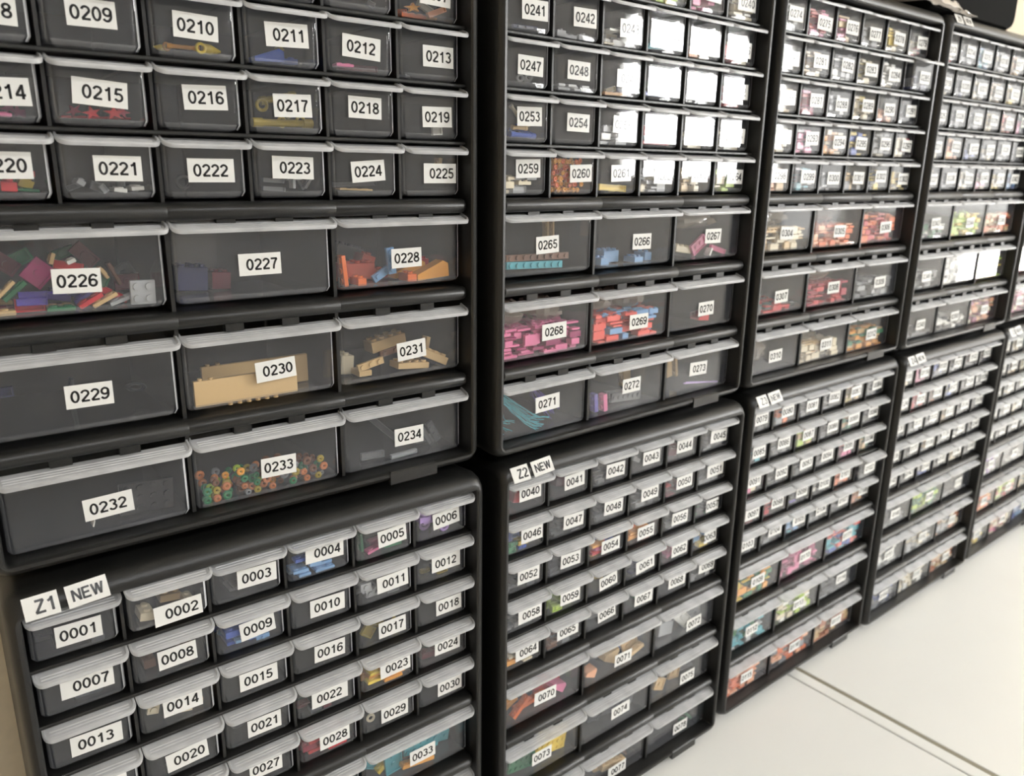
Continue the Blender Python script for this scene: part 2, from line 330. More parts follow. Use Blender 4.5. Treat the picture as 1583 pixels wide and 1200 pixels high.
# drawer, fill, colours
FAR = """268 .55 magenta,pink,pink 1;269 .55 coral,coral,ltblue 1;260 .97 amber,amber,orange 1;238 .5 yellow,lime;239 .6 pink,cream;240 .7 cream,white;242 .2 gray;243 .5 white,cream;245 .4 peach,cream;246 .6 red,cream;248 .2 ltgray;251 .3 gray,ltgray;252 .6 cream,red;255 .5 ltgray,white;257 .5 cream,ltgray;258 .6 white,cream;259 .5 ltgray,cream;262 .7 cream,ltgray;263 .7 cream,tan;264 .7 lime,cream;
42 .3 dkgray;45 .2 gray;47 .3 dkgray;48 .3 dkgray;49 .3 gray,dkgray;51 .3 gray;52 .3 dkgray;53 .3 dkgray;56 .4 gray,dkgray;57 .3 green,dkgray;58 .3 dkgray,gray;61 .3 navy,dkgray;65 .3 brown,gray;69 .3 gray;
274 .8 gray,ltgray;275 .85 pink,red;276 .8 tan,pink;277 .7 gray;278 .85 cream,yellow;279 .6 cream,red;280 .8 gray,ltgray;281 .85 cream,tan;282 .8 gray,white;283 .85 cream,olive;284 .9 white,cream;285 .5 navy,gray;286 .85 cream,tan;287 .9 pink,red;288 .8 gray,ltgray;289 .85 cream,yellow;290 .5 red,peach;291 .5 dkgray;292 .85 cream,tan;293 .8 pink,gray;294 .85 cream,amber;295 .8 blue,yellow;296 .85 cream,gray;297 .8 red,cream;298 .8 peach,tan;299 .8 teal,gray;300 .7 gray,ltgray;301 .7 gray,tan;302 .8 yellow,gray;303 .7 cream,yellow;
304 .55 tan,cream;305 .55 peach,orange;306 .75 orange,red;307 .25 red,dkgray;308 .55 crimson,red;309 .5 gray,ltgray;310 .06 dkgray;311 .5 tan,cream,cream;312 .55 green,tan,amber;
79 .4 dkgray,gray;80 .6 orange,gray;81 .4 dkgray;82 .4 dkgray,gray;83 .6 tan,olive;84 .4 dkgray;85 .5 teal,dkgray;86 .4 gray;87 .7 lime,tan;88 .4 dkgray;89 .6 tan,green;90 .4 dkgray;91 .6 cream,pink;92 .4 dkgray;93 .4 dkgray;94 .4 gray,dkgray;95 .7 red,pink;96 .7 tan,green;97 .6 maroon,gray;98 .6 maroon,red;99 .6 purple,dkgray;100 .4 dkgray,white;101 .6 orange,brown;102 .4 gray,dkgray;103 .4 dkgray;104 .4 gray;105 .8 teal,ltblue;106 .4 gray;107 .4 gray,dkgray;108 .6 copper,amber;
109 .6 amber,green,yellow;110 .85 pink,magenta;111 .9 coral,blue,teal;112 .8 green,teal,ltgray;113 .85 cream,white,lime;114 .1 gray;115 .75 orange,peach;116 .6 orange,peach,gray;117 .7 tan,copper;
118 .7 tan,cream;119 .8 magenta,pink;120 .6 navy,blue;121 .5 gray,ltgray;122 .6 maroon,gray;123 .5 dkgray;124 .6 gray,cream;125 .8 red,crimson;126 .7 copper,brown;127 .7 blue,gray;128 .5 gray;129 .5 gray,white;130 .6 ltgray,gray;131 .5 gray,dkgray;132 .6 navy,ltgray;133 .7 cream,tan;134 .4 dkgray;135 .5 gray;136 .6 cream,gray;137 .5 dkgray;138 .6 tan,gray;139 .5 gray;140 .5 dkgray,white;141 .5 dkgray;142 .6 ltgray;143 .5 dkgray;144 .6 ltgray,blue;145 .5 gray;146 .6 cream;147 .5 dkgray;
148 .25 gray;149 .85 lime,green;150 .15 gray;151 .7 ltgray,white,gray;152 .75 cream,ltgray;153 .8 cream,copper,ltgray;154 .5 gray,blue;155 .8 cream,white;156 .75 tan,cream,copper;
313 .8 cream,red;314 .6 gray,dkgray;315 .85 ltblue,teal;316 .8 ltgray,cream;317 .85 peach,tan;318 .7 cream,gray;319 .7 cream,white;320 .4 navy,dkgray;321 .8 ltgray,cream;322 .8 cream,tan;323 .85 cream,yellow;324 .8 cream;325 .4 dkgray;326 .6 gray;327 .7 ltgray,gray;328 .8 yellow,cream;329 .8 coral,peach;330 .6 gray,pink;331 .7 cream,gray;332 .85 peach,amber;333 .5 gray,blue;334 .7 cream,gray;335 .6 gray,ltgray;336 .6 gray;337 .8 cream,yellow;338 .4 dkgray;339 .8 white,cream;340 .7 pink,cream;341 .7 cream,yellow;342 .7 ltblue,blue;
343 .4 dkgray,green,white;344 .95 yellow,lime;345 .6 orange,tan;346 .5 gray,ltgray;347 .8 white,ltgray;348 .85 pink,lime,yellow;349 .2 gray;350 .4 dkgray,white;351 .75 magenta,cream,peach;
157 .6 gray,white;158 .6 gray,cream;163 .6 gray,cream;164 .6 tan,gray;169 .6 gray,lime;170 .6 cream,gray;175 .6 gray,tan;176 .6 ltgray;181 .6 cream,ltgray;182 .6 gray;159 .5 gray;165 .5 cream;171 .5 gray;177 .5 cream;183 .5 gray;187 .9 lavender,white;188 .3 gray;190 .8 amber,orange;191 .7 cream,red,lime;192 .6 gray,tan;193 .7 yellow,gray,cream;194 .8 copper,pink,cream;195 .7 blue,ltblue;
352 .8 cream,tan;358 .8 cream;364 .8 peach,cream;370 .8 cream;376 .8 ltgray,cream;382 .8 white,peach;385 .8 pink,peach;388 .8 pink,magenta,cream"""
# ---------------------------------------------------------------- materials
def lin(c):
    c = c/255
    return c/12.92 if c <= .04045 else ((c+.055)/1.055)**2.4
def rgb(r, g, b): return (lin(r), lin(g), lin(b), 1)
def pmat(name, c, rough=.5, spec=.5, noise=0, bump=0, scale=60, coat=0):
    m = bpy.data.materials.new(name); m.use_nodes = True; n = m.node_tree.nodes; L = m.node_tree.links
    b = n['Principled BSDF']; b.inputs['Roughness'].default_value = rough
    b.inputs['Specular IOR Level'].default_value = spec; b.inputs['Coat Weight'].default_value = coat
    if noise or bump:
        t = n.new('ShaderNodeTexNoise'); t.inputs['Scale'].default_value = scale; t.inputs['Detail'].default_value = 4
        g = n.new('ShaderNodeNewGeometry'); L.new(g.outputs['Position'], t.inputs['Vector'])
    if noise:
        r = n.new('ShaderNodeValToRGB'); r.color_ramp.elements[0].position = .3; r.color_ramp.elements[1].position = .7
        r.color_ramp.elements[0].color = tuple(v*(1-noise) for v in c[:3])+(1,)
        r.color_ramp.elements[1].color = tuple(min(1, v*(1+noise)) for v in c[:3])+(1,)
        L.new(t.outputs['Fac'], r.inputs['Fac']); L.new(r.outputs['Color'], b.inputs['Base Color'])
    else: b.inputs['Base Color'].default_value = c
    if bump:
        bp = n.new('ShaderNodeBump'); bp.inputs['Strength'].default_value = bump; bp.inputs['Distance'].default_value = .0005
        L.new(t.outputs['Fac'], bp.inputs['Height']); L.new(bp.outputs['Normal'], b.inputs['Normal'])
    return m
def clear_mat(name, haze, c, rough, tint=.97, bump=.0, gloss=1.0, scale=12, dist=.004, ior=1.5):
    """see-through plastic: haze = share of milky scattering, fresnel gloss on top"""
    m = bpy.data.materials.new(name); m.use_nodes = True; n = m.node_tree.nodes; L = m.node_tree.links
    n.clear(); out = n.new('ShaderNodeOutputMaterial')
    tr = n.new('ShaderNodeBsdfTransparent'); tr.inputs[0].default_value = (tint, tint, tint, 1)
    df = n.new('ShaderNodeBsdfDiffuse'); df.inputs[0].default_value = c
    tl = n.new('ShaderNodeBsdfTranslucent'); tl.inputs[0].default_value = c
    m0 = n.new('ShaderNodeMixShader'); m0.inputs[0].default_value = .25; L.new(df.outputs[0], m0.inputs[1]); L.new(tl.outputs[0], m0.inputs[2])
    m1 = n.new('ShaderNodeMixShader'); L.new(tr.outputs[0], m1.inputs[1]); L.new(m0.outputs[0], m1.inputs[2])
    tex = n.new('ShaderNodeTexNoise'); tex.inputs['Scale'].default_value = scale; tex.inputs['Detail'].default_value = 2
    g = n.new('ShaderNodeNewGeometry'); L.new(g.outputs['Position'], tex.inputs['Vector'])
    mr = n.new('ShaderNodeMapRange'); mr.inputs[1].default_value = .3; mr.inputs[2].default_value = .7
    mr.inputs[3].default_value = haze*.8; mr.inputs[4].default_value = haze*1.2
    L.new(tex.outputs['Fac'], mr.inputs[0]); L.new(mr.outputs[0], m1.inputs[0])
    gl = n.new('ShaderNodeBsdfGlossy'); gl.inputs['Roughness'].default_value = rough
    fr = n.new('ShaderNodeFresnel'); # the same reflectance from either side of a wall
    io = n.new('ShaderNodeMapRange'); io.inputs[3].default_value = ior; io.inputs[4].default_value = 1/ior
    L.new(g.outputs['Backfacing'], io.inputs[0]); L.new(io.outputs[0], fr.inputs[0])
    if bump:
        bp = n.new('ShaderNodeBump'); bp.inputs['Strength'].default_value = bump; bp.inputs['Distance'].default_value = dist
        L.new(tex.outputs['Fac'], bp.inputs['Height']); L.new(bp.outputs['Normal'], gl.inputs['Normal'])
    mm = n.new('ShaderNodeMath'); mm.operation = 'MULTIPLY'; mm.inputs[1].default_value = gloss; L.new(fr.outputs[0], mm.inputs[0])
    m2 = n.new('ShaderNodeMixShader'); L.new(mm.outputs[0], m2.inputs[0]); L.new(m1.outputs[0], m2.inputs[1]); L.new(gl.outputs[0], m2.inputs[2])
    L.new(m2.outputs[0], out.inputs[0])
    return m
def emit(name, c, e):
    m = bpy.data.materials.new(name); m.use_nodes = True; n = m.node_tree.nodes; n.clear()
    o = n.new('ShaderNodeOutputMaterial'); s = n.new('ShaderNodeEmission'); s.inputs[0].default_value = c; s.inputs[1].default_value = e
    m.node_tree.links.new(s.outputs[0], o.inputs[0]); return m
BLACK = pmat('black_plastic', rgb(27, 27, 26), .36, .45, noise=.12, bump=.25, scale=900)
BLACK2 = pmat('black_box_plastic', rgb(13, 13, 12), .75, .04, noise=.05, scale=300)
TUB = clear_mat('clear_drawer_plastic', .034, rgb(200, 206, 220), .04, .99, bump=.08, scale=9, dist=.004)
EDGE = clear_mat('thick_plastic_edge', .75, rgb(240, 241, 242), .12, .95)  # milky corner plastic with the right-hand edge highlight put into its colour
EDGE2 = clear_mat('plastic_edge', .22, rgb(225, 227, 230), .12, .97)  # fainter painted highlight for left corners and bottom edge
LIP = clear_mat('frosted_handle_plastic', .54, rgb(228, 229, 230), .3, .95, gloss=.8, scale=40)
WHITE = pmat('label_white', rgb(222, 222, 218), .12, .45)
INK = pmat('label_ink', rgb(28, 28, 30), .15, .45)
TABLE = pmat('cream_laminate', rgb(240, 240, 236), .32, .4, noise=.015, scale=5)
GROOVE = pmat('tan_edge_band', rgb(150, 145, 128), .5, .3)
WALL = pmat('beige_wall_paint', rgb(222, 209, 186), .8, .2, noise=.03, bump=.2, scale=120)
WALLP = pmat('pale_wall_paint', rgb(190, 188, 184), .8, .2, noise=.03, scale=90)
FLOOR = pmat('pale_floor', rgb(205, 204, 202), .5, .3, noise=.2, scale=9)
CEIL = pmat('ceiling_paint', rgb(242, 240, 235), .85, .2, noise=.02, scale=20)
FILM = clear_mat('clear_film', .42, rgb(232, 220, 205), .12, .96, bump=.9, gloss=1.4, scale=35, dist=.01)
PANE = emit('daylight_pane', (1, .995, .98, 1), WIN_E)
PANE2 = emit('curtained_daylight_pane', (1, .97, .93, 1), WIN_E*.6)  # glow of the low panel added for its reflection
LAMP = emit('ceiling_light_diffuser', (.97, .98, 1, 1), FILL_E)  # glow of the added fill panels
COL = dict(red=(205, 45, 55), crimson=(170, 25, 60), magenta=(150, 35, 95), pink=(228, 120, 165), orange=(232, 112, 42), amber=(238, 165, 55),
  yellow=(240, 210, 65), lime=(185, 215, 70), green=(35, 120, 75), teal=(70, 170, 185), ltblue=(125, 170, 215), blue=(45, 85, 180),
  purple=(85, 65, 165), lavender=(170, 135, 205), white=(238, 238, 232), ltgray=(175, 178, 180), gray=(120, 122, 125), dkgray=(62, 66, 72),
  black=(22, 22, 24), tan=(215, 183, 130), cream=(230, 218, 188), brown=(110, 70, 45), maroon=(105, 32, 45), olive=(165, 145, 45),
  peach=(245, 178, 135), navy=(38, 45, 90), rust=(190, 75, 50), coral=(238, 100, 90), copper=(190, 115, 65))
CNAME = dict(ltgray='light grey', gray='grey', dkgray='dark grey', ltblue='light blue', navy='navy blue', rust='rust red', tan='tan')
PM = {}
def pl(c):
    if c not in PM: PM[c] = pmat('plastic_'+c, rgb(*COL[c]), .28, .5)
    return PM[c]

# ---------------------------------------------------------------- mesh builder (column units in, metres out)
class MB:
    def __init__(s): s.v = []; s.f = []; s.m = []
    def add(s, vs, fs, mi=0, T=None):
        o = len(s.v)
        s.v += [T @ Vector(v) for v in vs] if T else [Vector(v) for v in vs]
        s.f += [tuple(i+o for i in f) for f in fs]; s.m += [mi]*len(fs)
    def loft(s, rings, mi=0, T=None, cap=(True, True), closed=True):
        n = len(rings[0]); vs = [p for r in rings for p in r]; fs = []
        for k in range(len(rings)-1):
            for i in range(n if closed else n-1):
                j = (i+1) % n
                fs.append((k*n+i, k*n+j, (k+1)*n+j, (k+1)*n+i))
        if cap[0]: fs.append(tuple(reversed(range(n))))
        if cap[1]: fs.append(tuple((len(rings)-1)*n+i for i in range(n)))
        s.add(vs, fs, mi, T)
    def box(s, x0, x1, y0, y1, z0, z1, mi=0, T=None, ch=0):
        if ch:
            def r(i, z): return [(x0+i, y0+i, z), (x1-i, y0+i, z), (x1-i, y1-i, z), (x0+i, y1-i, z)]
            s.loft([r(ch, z0), r(0, z0+ch), r(0, z1-ch), r(ch, z1)], mi, T)
        else:
            s.loft([[(x0, y0, z), (x1, y0, z), (x1, y1, z), (x0, y1, z)] for z in (z0, z1)], mi, T)
    def cyl(s, c, r, h, axis='z', n=12, mi=0, T=None, r2=None):
        r2 = r if r2 is None else r2; R = []
        for k, rr in ((0, r), (1, r2)):
            ring = []
            for i in range(n):
                a = 2*PI*i/n; p, q = rr*math.cos(a), rr*math.sin(a)
                if axis == 'z': ring.append((c[0]+p, c[1]+q, c[2]+k*h))
                elif axis == 'y': ring.append((c[0]+q, c[1]+k*h, c[2]+p))
                else: ring.append((c[0]+k*h, c[1]+p, c[2]+q))
            R.append(ring)
        s.loft(R, mi, T)
    def torus(s, c, R, r, n=14, k=7, mi=0, T=None, sz=1.0):
        rings = []
        for i in range(n+1):
            a = 2*PI*i/n
            rings.append([(c[0]+(R+r*math.cos(b))*math.cos(a), c[1]-r*math.sin(b), c[2]+sz*(R+r*math.cos(b))*math.sin(a)) for b in [2*PI*j/k for j in range(k)]])
        s.loft(rings, mi, T, cap=(False, False))
    def mesh(s, name, mats, smooth=30, scale=S, flat=0):
        me = bpy.data.meshes.new(name); me.from_pydata([tuple(v*scale) for v in s.v], [], s.f)
        for m in mats: me.materials.append(m)
        me.polygons.foreach_set('material_index', s.m)
        if smooth:
            me.polygons.foreach_set('use_smooth', [True]*len(s.f)); me.update(); me.set_sharp_from_angle(angle=math.radians(smooth))
            if flat:      # keep broad faces flat, let only the fillets between them shade round
                cnt = {}
                for p in me.polygons:
                    if p.area > flat*scale*scale:
                        for k in p.edge_keys: cnt[k] = 1
                at = me.attributes.get('sharp_edge') or me.attributes.new('sharp_edge', 'BOOLEAN', 'EDGE')
                for e in me.edges:
                    if tuple(sorted(e.vertices)) in cnt: at.data[e.index].value = True
        me.update(); return me
def rrect(x0, x1, z0, z1, r, y, n=5):
    """rounded rectangle in the xz plane at depth y, clockwise seen from the front"""
    P = []
    for cx, cz, a0 in ((x1-r, z1-r, 0), (x0+r, z1-r, 90), (x0+r, z0+r, 180), (x1-r, z0+r, 270)):
        for i in range(n+1):
            a = math.radians(a0+90*i/n); P.append((cx+r*math.cos(a), y, cz+r*math.sin(a)))
    return P
def hrect(x0, x1, y0, y1, r, z, n=4):
    return [(x, y, z) for x, _, y in [(p[0], 0, p[2]) for p in rrect(x0, x1, y0, y1, r, 0, n)]]
def obj(name, me, parent=None, loc=None, **props):
    o = bpy.data.objects.new(name, me); col.objects.link(o)
    if parent: o.parent = parent
    if loc is not None: o.location = loc
    for k, v in props.items(): o[k] = v
    return o
def room_box(name, x0, x1, y0, y1, z0, z1, mat, **kw):
    b = MB(); b.box(x0, x1, y0, y1, z0, z1); return obj(name, b.mesh(name, [mat], 0, 1.0), kind='structure', **kw)

# ---------------------------------------------------------------- room
YB = 3.02*S; X0, X1, Y0, ZC = -1.9, 6.9, -3.2, 2.65
room_box('floor', X0, X1, Y0, YB, -.1, 0, FLOOR)
room_box('ceiling', X0, X1, Y0, YB, ZC, ZC+.1, CEIL)
room_box('wall_back', X0-.1, X1+.1, YB, YB+.1, 0, ZC, WALL)
room_box('wall_left', X0-.1, X0, Y0, YB, 0, ZC, WALL)
def wall_with_hole(name, a0, a1, h0, h1, z0, z1, plane, along, mat, more=None):
    b = MB()
    def bx(p, q, zz0, zz1):
        if along == 'x': b.box(p, q, plane-.1, plane, zz0, zz1)
        else: b.box(plane, plane+.1, p, q, zz0, zz1)
    if more:
        g0, g1, y0_, y1_ = more; bx(a0, g0, 0, ZC); bx(g0, g1, 0, y0_); bx(g0, g1, y1_, ZC); a0 = g1
    bx(a0, h0, 0, ZC); bx(h1, a1, 0, ZC); bx(h0, h1, 0, z0); bx(h0, h1, z1, ZC)
    obj(name, b.mesh(name, [mat], 0, 1.0), kind='structure')
def wall_with_holes(name, a0, a1, holes, plane, along, mat):
    """holes: (from, to, sill, head), left to right, not overlapping"""
    b = MB()
    def bx(p, q, zz0, zz1):
        if q-p < 1e-6 or zz1-zz0 < 1e-6: return
        if along == 'x': b.box(p, q, plane-.1, plane, zz0, zz1)
        else: b.box(plane, plane+.1, p, q, zz0, zz1)
    cuts = sorted({a0, a1}|{h[0] for h in holes}|{h[1] for h in holes})
    for p, q in zip(cuts, cuts[1:]):
        z = 0
        for h in sorted((h for h in holes if h[0] <= p and h[1] >= q), key=lambda h: h[2]): bx(p, q, z, h[2]); z = h[3]
        bx(p, q, z, ZC)
    obj(name, b.mesh(name, [mat], 0, 1.0), kind='structure')
# daylight opening and added glow panel (front wall); two more added glow panels (right wall)
W1, W3 = (4.12, 5.72, 1.40, 2.5), (5.8, 6.8, .9, 2.5)
W2, W4 = (-2.35, -1.5, .58, 1.0), (-3.1, -.8, 1.12, 2.5)
wall_with_holes('wall_front', X0-.1, X1+.1, (W1, W3), Y0, 'x', WALLP)
wall_with_holes('wall_right', Y0, YB, (W2, W4), X1, 'y', WALLP)
FRM = pmat('window_frame_white', rgb(225, 225, 220), .4)
def window_or_panel(n, along, a0, a1, z0, z1, plane, pane_mat):
    t = obj('window_%d' % n, None, None, kind='structure')
    f = MB(); p = MB(); fw = .05
    def bx(mb, p0, q0, zz0, zz1, d0, d1):
        if along == 'x': mb.box(p0, q0, plane-d1, plane-d0, zz0, zz1)
        else: mb.box(plane+d0, plane+d1, p0, q0, zz0, zz1)
    bx(f, a0, a1, z0, z0+fw, .01, .06); bx(f, a0, a1, z1-fw, z1, .01, .06)
    bx(f, a0, a0+fw, z0+fw, z1-fw, .01, .06); bx(f, a1-fw, a1, z0+fw, z1-fw, .01, .06)
    bx(p, a0+fw, a1-fw, z0+fw, z1-fw, .035, .045)
    t.location = (0, 0, 0)
    obj('window_frame', f.mesh('window_frame', [FRM], 0, 1.0), t); obj('pane', p.mesh('pane', [pane_mat], 0, 1.0), t)
PANE4 = emit('sheer_curtain_daylight', (1, .98, .94, 1), GLOW_E)  # glow of the side panels added for reflections and fill
window_or_panel(1, 'x', *W1, Y0, PANE)
window_or_panel(2, 'y', *W2, X1, PANE2)  # low panel added to whiten drawer fronts of the fourth upper cabinet
window_or_panel(3, 'x', *W3, Y0, PANE4)  # glow panel added to brighten reflections in the third upper cabinet
window_or_panel(4, 'y', *W4, X1, PANE4)  # glow panel added to brighten the far cabinets and the table
for i, (lx, ly) in enumerate(((.5, -2.1), (2.6, -2.1), (4.9, -2.1))):  # unseen fill panels, added to brighten the drawer contents
    t = obj('ceiling_light', None, None, (lx, ly, ZC), label='white rectangular ceiling light panel, %s of the three' % ('leftmost', 'middle', 'rightmost')[i], category='ceiling light', group='ceiling light panels')
    b = MB(); b.box(-.62, .62, -.17, .17, -.05, 0, 0, None, .01); obj('light_housing', b.mesh('light_housing', [FRM], 0, 1.0), t)
    b = MB(); b.box(-.58, .58, -.13, .13, -.06, -.05); obj('diffuser', b.mesh('diffuser', [LAMP], 0, 1.0), t)

# ---------------------------------------------------------------- tables
def table(x0, x1, label, edge):
    t = obj('table', None, None, ((x0+x1)/2*S, -4*S, 0), label=label, category='table', group='cream tables under the cabinets')
    ox, oy = (x0+x1)/2, -4
    def mk(nm, xa, xb, mat, z0=-.45, z1=0, ya=-9.5, yb=2.95, ch=.02):
        b = MB(); b.box(xa-ox, xb-ox, ya-oy, yb-oy, z0, z1, 0, None, ch)
        o = obj(nm, b.mesh(nm, [mat], 0), t, (0, 0, TZ)); return o
    if edge:
        mk('edge_strip', x0, x0+.35, TABLE); mk('edge_groove', x0+.35, x0+.47, GROOVE, -.45, -.015, ch=0); mk('tabletop', x0+.47, x1, TABLE)
    else: mk('tabletop', x0, x1, TABLE)
    for xa in (x0+.6, x1-1.4):
        for ya in (-9.2, 2.0):
            b = MB(); b.box(xa-ox, xa+.8-ox, ya-oy, ya+.8-oy, 0, (TZ/S)-.45, 0, None, .03)
            obj('leg', b.mesh('leg', [TABLE], 0), t)
table(-4.2, 16.02, 'cream table with the two nearest columns of drawer cabinets on it', False)
table(16.06, 38.0, 'cream table beyond the seam, under the farther drawer cabinets', True)

# ---------------------------------------------------------------- drawer cabinets
XB = 3.0
TIPS = [0, -.7283, -1.4507, -2.1898, -2.927, -3.8391, -5.1285, -6.4001]
FL = [.54]*5+[.82]*3             # lip tip to drawer bottom
YF = .22                         # drawer face depth behind the lip's front edge
CT, CB = .44, -7.40              # case top and bottom
# case: lofted rounded shell with a cavity
b = MB()
def cr_(i, r, y, top=None, bot=None): return rrect(-XB-.15+i, XB+.15-i, CB+(i if bot is None else bot), CT-(i if top is None else top), r, y)
b.loft([cr_(.10, .12, 2.9), cr_(.05, .18, 2.85), cr_(.02, .2, .6), cr_(0, .2, .24, 0, 0), cr_(.006, .2, .12, .03, .01), cr_(.02, .2, .05, .08, .04), cr_(.05, .18, .0, .14, .08), cr_(.085, .14, -.02, .20, .11), cr_(.125, .06, -.015, .245, .15),
        cr_(.145, .04, .01, .268, .165), cr_(.15, .03, .06, .272, .17), cr_(.15, .03, 2.75, .272, .17)], cap=(True, True))
M_CASE = b.mesh('case', [BLACK])
# shelf lip between small rows, thick rail under each block of rows
def shelf_mesh(zc):
    b = MB(); b.box(-XB, XB, .14, 2.7, -.022, .022, 0, None, .01); return b.mesh('shelf', [BLACK])
M_SHELF = shelf_mesh(0)
def rail_mesh(h):
    b = MB(); P = []
    for i in range(11):
        a = PI*(i/10); P.append((-math.sin(a)*.12, -math.cos(a)*h/2))
    def ring(x, k): return [(x, .17+p*k, q*(.6+.4*k)) for p, q in P]+[(x, .5, h/2*(.6+.4*k)), (x, .5, -h/2*(.6+.4*k))]
    b.loft([ring(-XB+.01, .6), ring(-XB+.06, 1), ring(-1.02, 1), ring(-1, .93), ring(-.98, 1), ring(.98, 1), ring(1, .93), ring(1.02, 1), ring(XB-.1, 1), ring(XB-.04, .8), ring(XB-.01, .4)])
    b.box(-XB, XB, .45, 2.7, -.03, .03)
    for x in (-2, 0, 2):     # drawer stops hanging below the rail
        for d in (-.45, .25): b.box(x+d, x+d+.22, .16, .24, -h/2-.09, -h/2+.02)
    return b.mesh('rail', [BLACK])
M_RAIL = rail_mesh(.2)
b = MB(); b.box(-.018, .018, .2, 2.7, -3.5, .13); M_DIVS = b.mesh('divider', [BLACK], 0)
b = MB(); b.box(-.022, .022, .2, 2.7, -7.2, -3.75); M_DIVL = b.mesh('divider', [BLACK], 0)
b = MB(); b.box(-.385, .385, -.035, .05, -.10, .10, 0, None, .02); M_TAB = b.mesh('front_tab', [BLACK], 0)
b = MB(); b.box(-.5, .5, .45, 2.6, CB-.14, CB+.02, 0, None, .03); M_FOOT = b.mesh('foot', [BLACK], 0)
# drawer tub, lip handle
def tub_mesh(w, fl):
    x0, x1, y0, y1, t, top, bot = -w+.045, -.045, YF, 2.5, .022, .09, -fl
    b = MB(); k = 0
    b.loft([hrect(x0+.07, x1-.07, y0+.07, y1-.07, .05, bot), hrect(x0+.025, x1-.025, y0+.025, y1-.025, .06, bot+.02), hrect(x0, x1, y0, y1, .06, bot+.075), hrect(x0-k*.3, x1+k*.3, y0-k*.3, y1+k*.3, .06, top),
            hrect(x0+t, x1-t, y0+t, y1-t, .045, top), hrect(x0+t+.01, x1-t-.01, y0+t+.01, y1-t-.01, .045, bot+.08), hrect(x0+.036, x1-.036, y0+.036, y1-.036, .04, bot+t)], cap=(True, True))
    n = 20      # ring size; milky edges with painted highlights: front corners (right brighter) and front foot
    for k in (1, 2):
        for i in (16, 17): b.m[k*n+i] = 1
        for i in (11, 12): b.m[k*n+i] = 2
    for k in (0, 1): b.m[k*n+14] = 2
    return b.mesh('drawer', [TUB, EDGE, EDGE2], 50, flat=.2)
def lip_mesh(w, big):
    b = MB(); x0, x1 = -w+.02, 0.0; N = 5; R = .1; t = .022
    zt = .095
    def prof(i, up):    # outline of the tray, front corners rounded; i = inset
        pts = []
        y0, y1 = 0+i, YF+.02
        for cx, a0, a1 in ((x0+R, 180, 270), (x1-R, 270, 360)):
            for k in range(N+1):
                a = math.radians(a0+(a1-a0)*k/N); r = R-i
                pts.append((cx+r*math.cos(a), R+r*math.sin(a)))
        pts = [(x0+i, y1)]+pts+[(x1-i, y1)]
        # the tray scoops down from the face towards the front
        out = []
        for x, y in pts:
            s = 1-min(1, max(0, y)/YF); out.append((x, y, zt*(1-s**1.1)+.014+up))
        return out
    # underside, rim, scooped inside
    b.loft([prof(.0, -.012), prof(-.006, .012), prof(0, .032), prof(.022, .034), prof(.032, .002)], cap=(False, False), closed=False)
    top = prof(.032, .002); bot = prof(0, -.012); n = len(top)
    def fan(P, flip, mid=.5):
        # triangulated strips left-right
        fs = [(i, n-1-i, n-2-i, i+1) for i in range(n//2-1)]
        if flip: fs = [tuple(reversed(f)) for f in fs]
        b.add(P, fs)
    fan(top, False); fan(bot, True)
    for q in (range(4) if big else range(3)):    # fine grip ridges along the lip
        y = .05+q*.035
        z = zt*(1-(1-y/YF)**1.1)+.02
        b.loft([[(x, y-.006, z-.004), (x, y, z+.007), (x, y+.006, z)] for x in (x0+.07, x1-.07)])
    return b.mesh('handle', [LIP], 40)
def label_anchor(n): return LAB.get(n)
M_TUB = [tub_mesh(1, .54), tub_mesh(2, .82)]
M_LIP = [lip_mesh(1, False), lip_mesh(2, True)]
# text
def arc(cx, cy, rx, ry, a0, a1, n=14): return [(cx+rx*math.cos(math.radians(a0+(a1-a0)*i/n)), cy+ry*math.sin(math.radians(a0+(a1-a0)*i/n))) for i in range(n+1)]
SIX = [arc(.32, .315, .24, .25, 0, 360, 20), arc(.365, .52, .285, .415, 40, 215, 14)]
GLYPH = {'0': [arc(.31, .5, .235, .43, 0, 360, 24)], '1': [[(.385, 0), (.385, 1)], [(.40, .93), (.29, .80), (.12, .72)]],
 '2': [arc(.31, .70, .235, .23, 172, -32, 12)+[(.10, .13), (.08, .07)], [(.045, .07), (.60, .07)]],
 '3': [arc(.30, .74, .215, .19, 158, -88, 12), arc(.30, .30, .24, .23, 88, -162, 14)],
 '4': [[(.45, 0), (.45, 1)], [(.45, .96), (.06, .30)], [(.01, .28), (.62, .28)]],
 '5': [[(.12, .93), (.56, .93)], [(.17, .95), (.105, .50)], arc(.31, .325, .24, .26, 135, -160, 14)],
 '6': SIX, '7': [[(.03, .93), (.58, .93)], [(.56, .92), (.40, .66), (.29, .36), (.24, 0)]],
 '8': [arc(.31, .745, .20, .185, 0, 360, 18), arc(.31, .29, .24, .22, 0, 360, 20)], '9': [[(.63-x, 1-y) for x, y in q] for q in SIX],
 'Z': [[(.06, .93), (.62, .93)], [(.60, .93), (.06, .07)], [(.03, .07), (.65, .07)]],
 'N': [[(.08, 0), (.08, 1)], [(.09, .97), (.61, .03)], [(.62, 0), (.62, 1)]],
 'E': [[(.08, 0), (.08, 1)], [(.08, .93), (.62, .93)], [(.08, .51), (.56, .51)], [(.08, .07), (.64, .07)]],
 'W': [[(.05, 1), (.26, 0)], [(.26, .02), (.46, .97)], [(.46, .97), (.66, .02)], [(.66, 0), (.87, 1)]]}
ADV = {'W': .98, 'Z': .74, 'N': .78, 'E': .74}
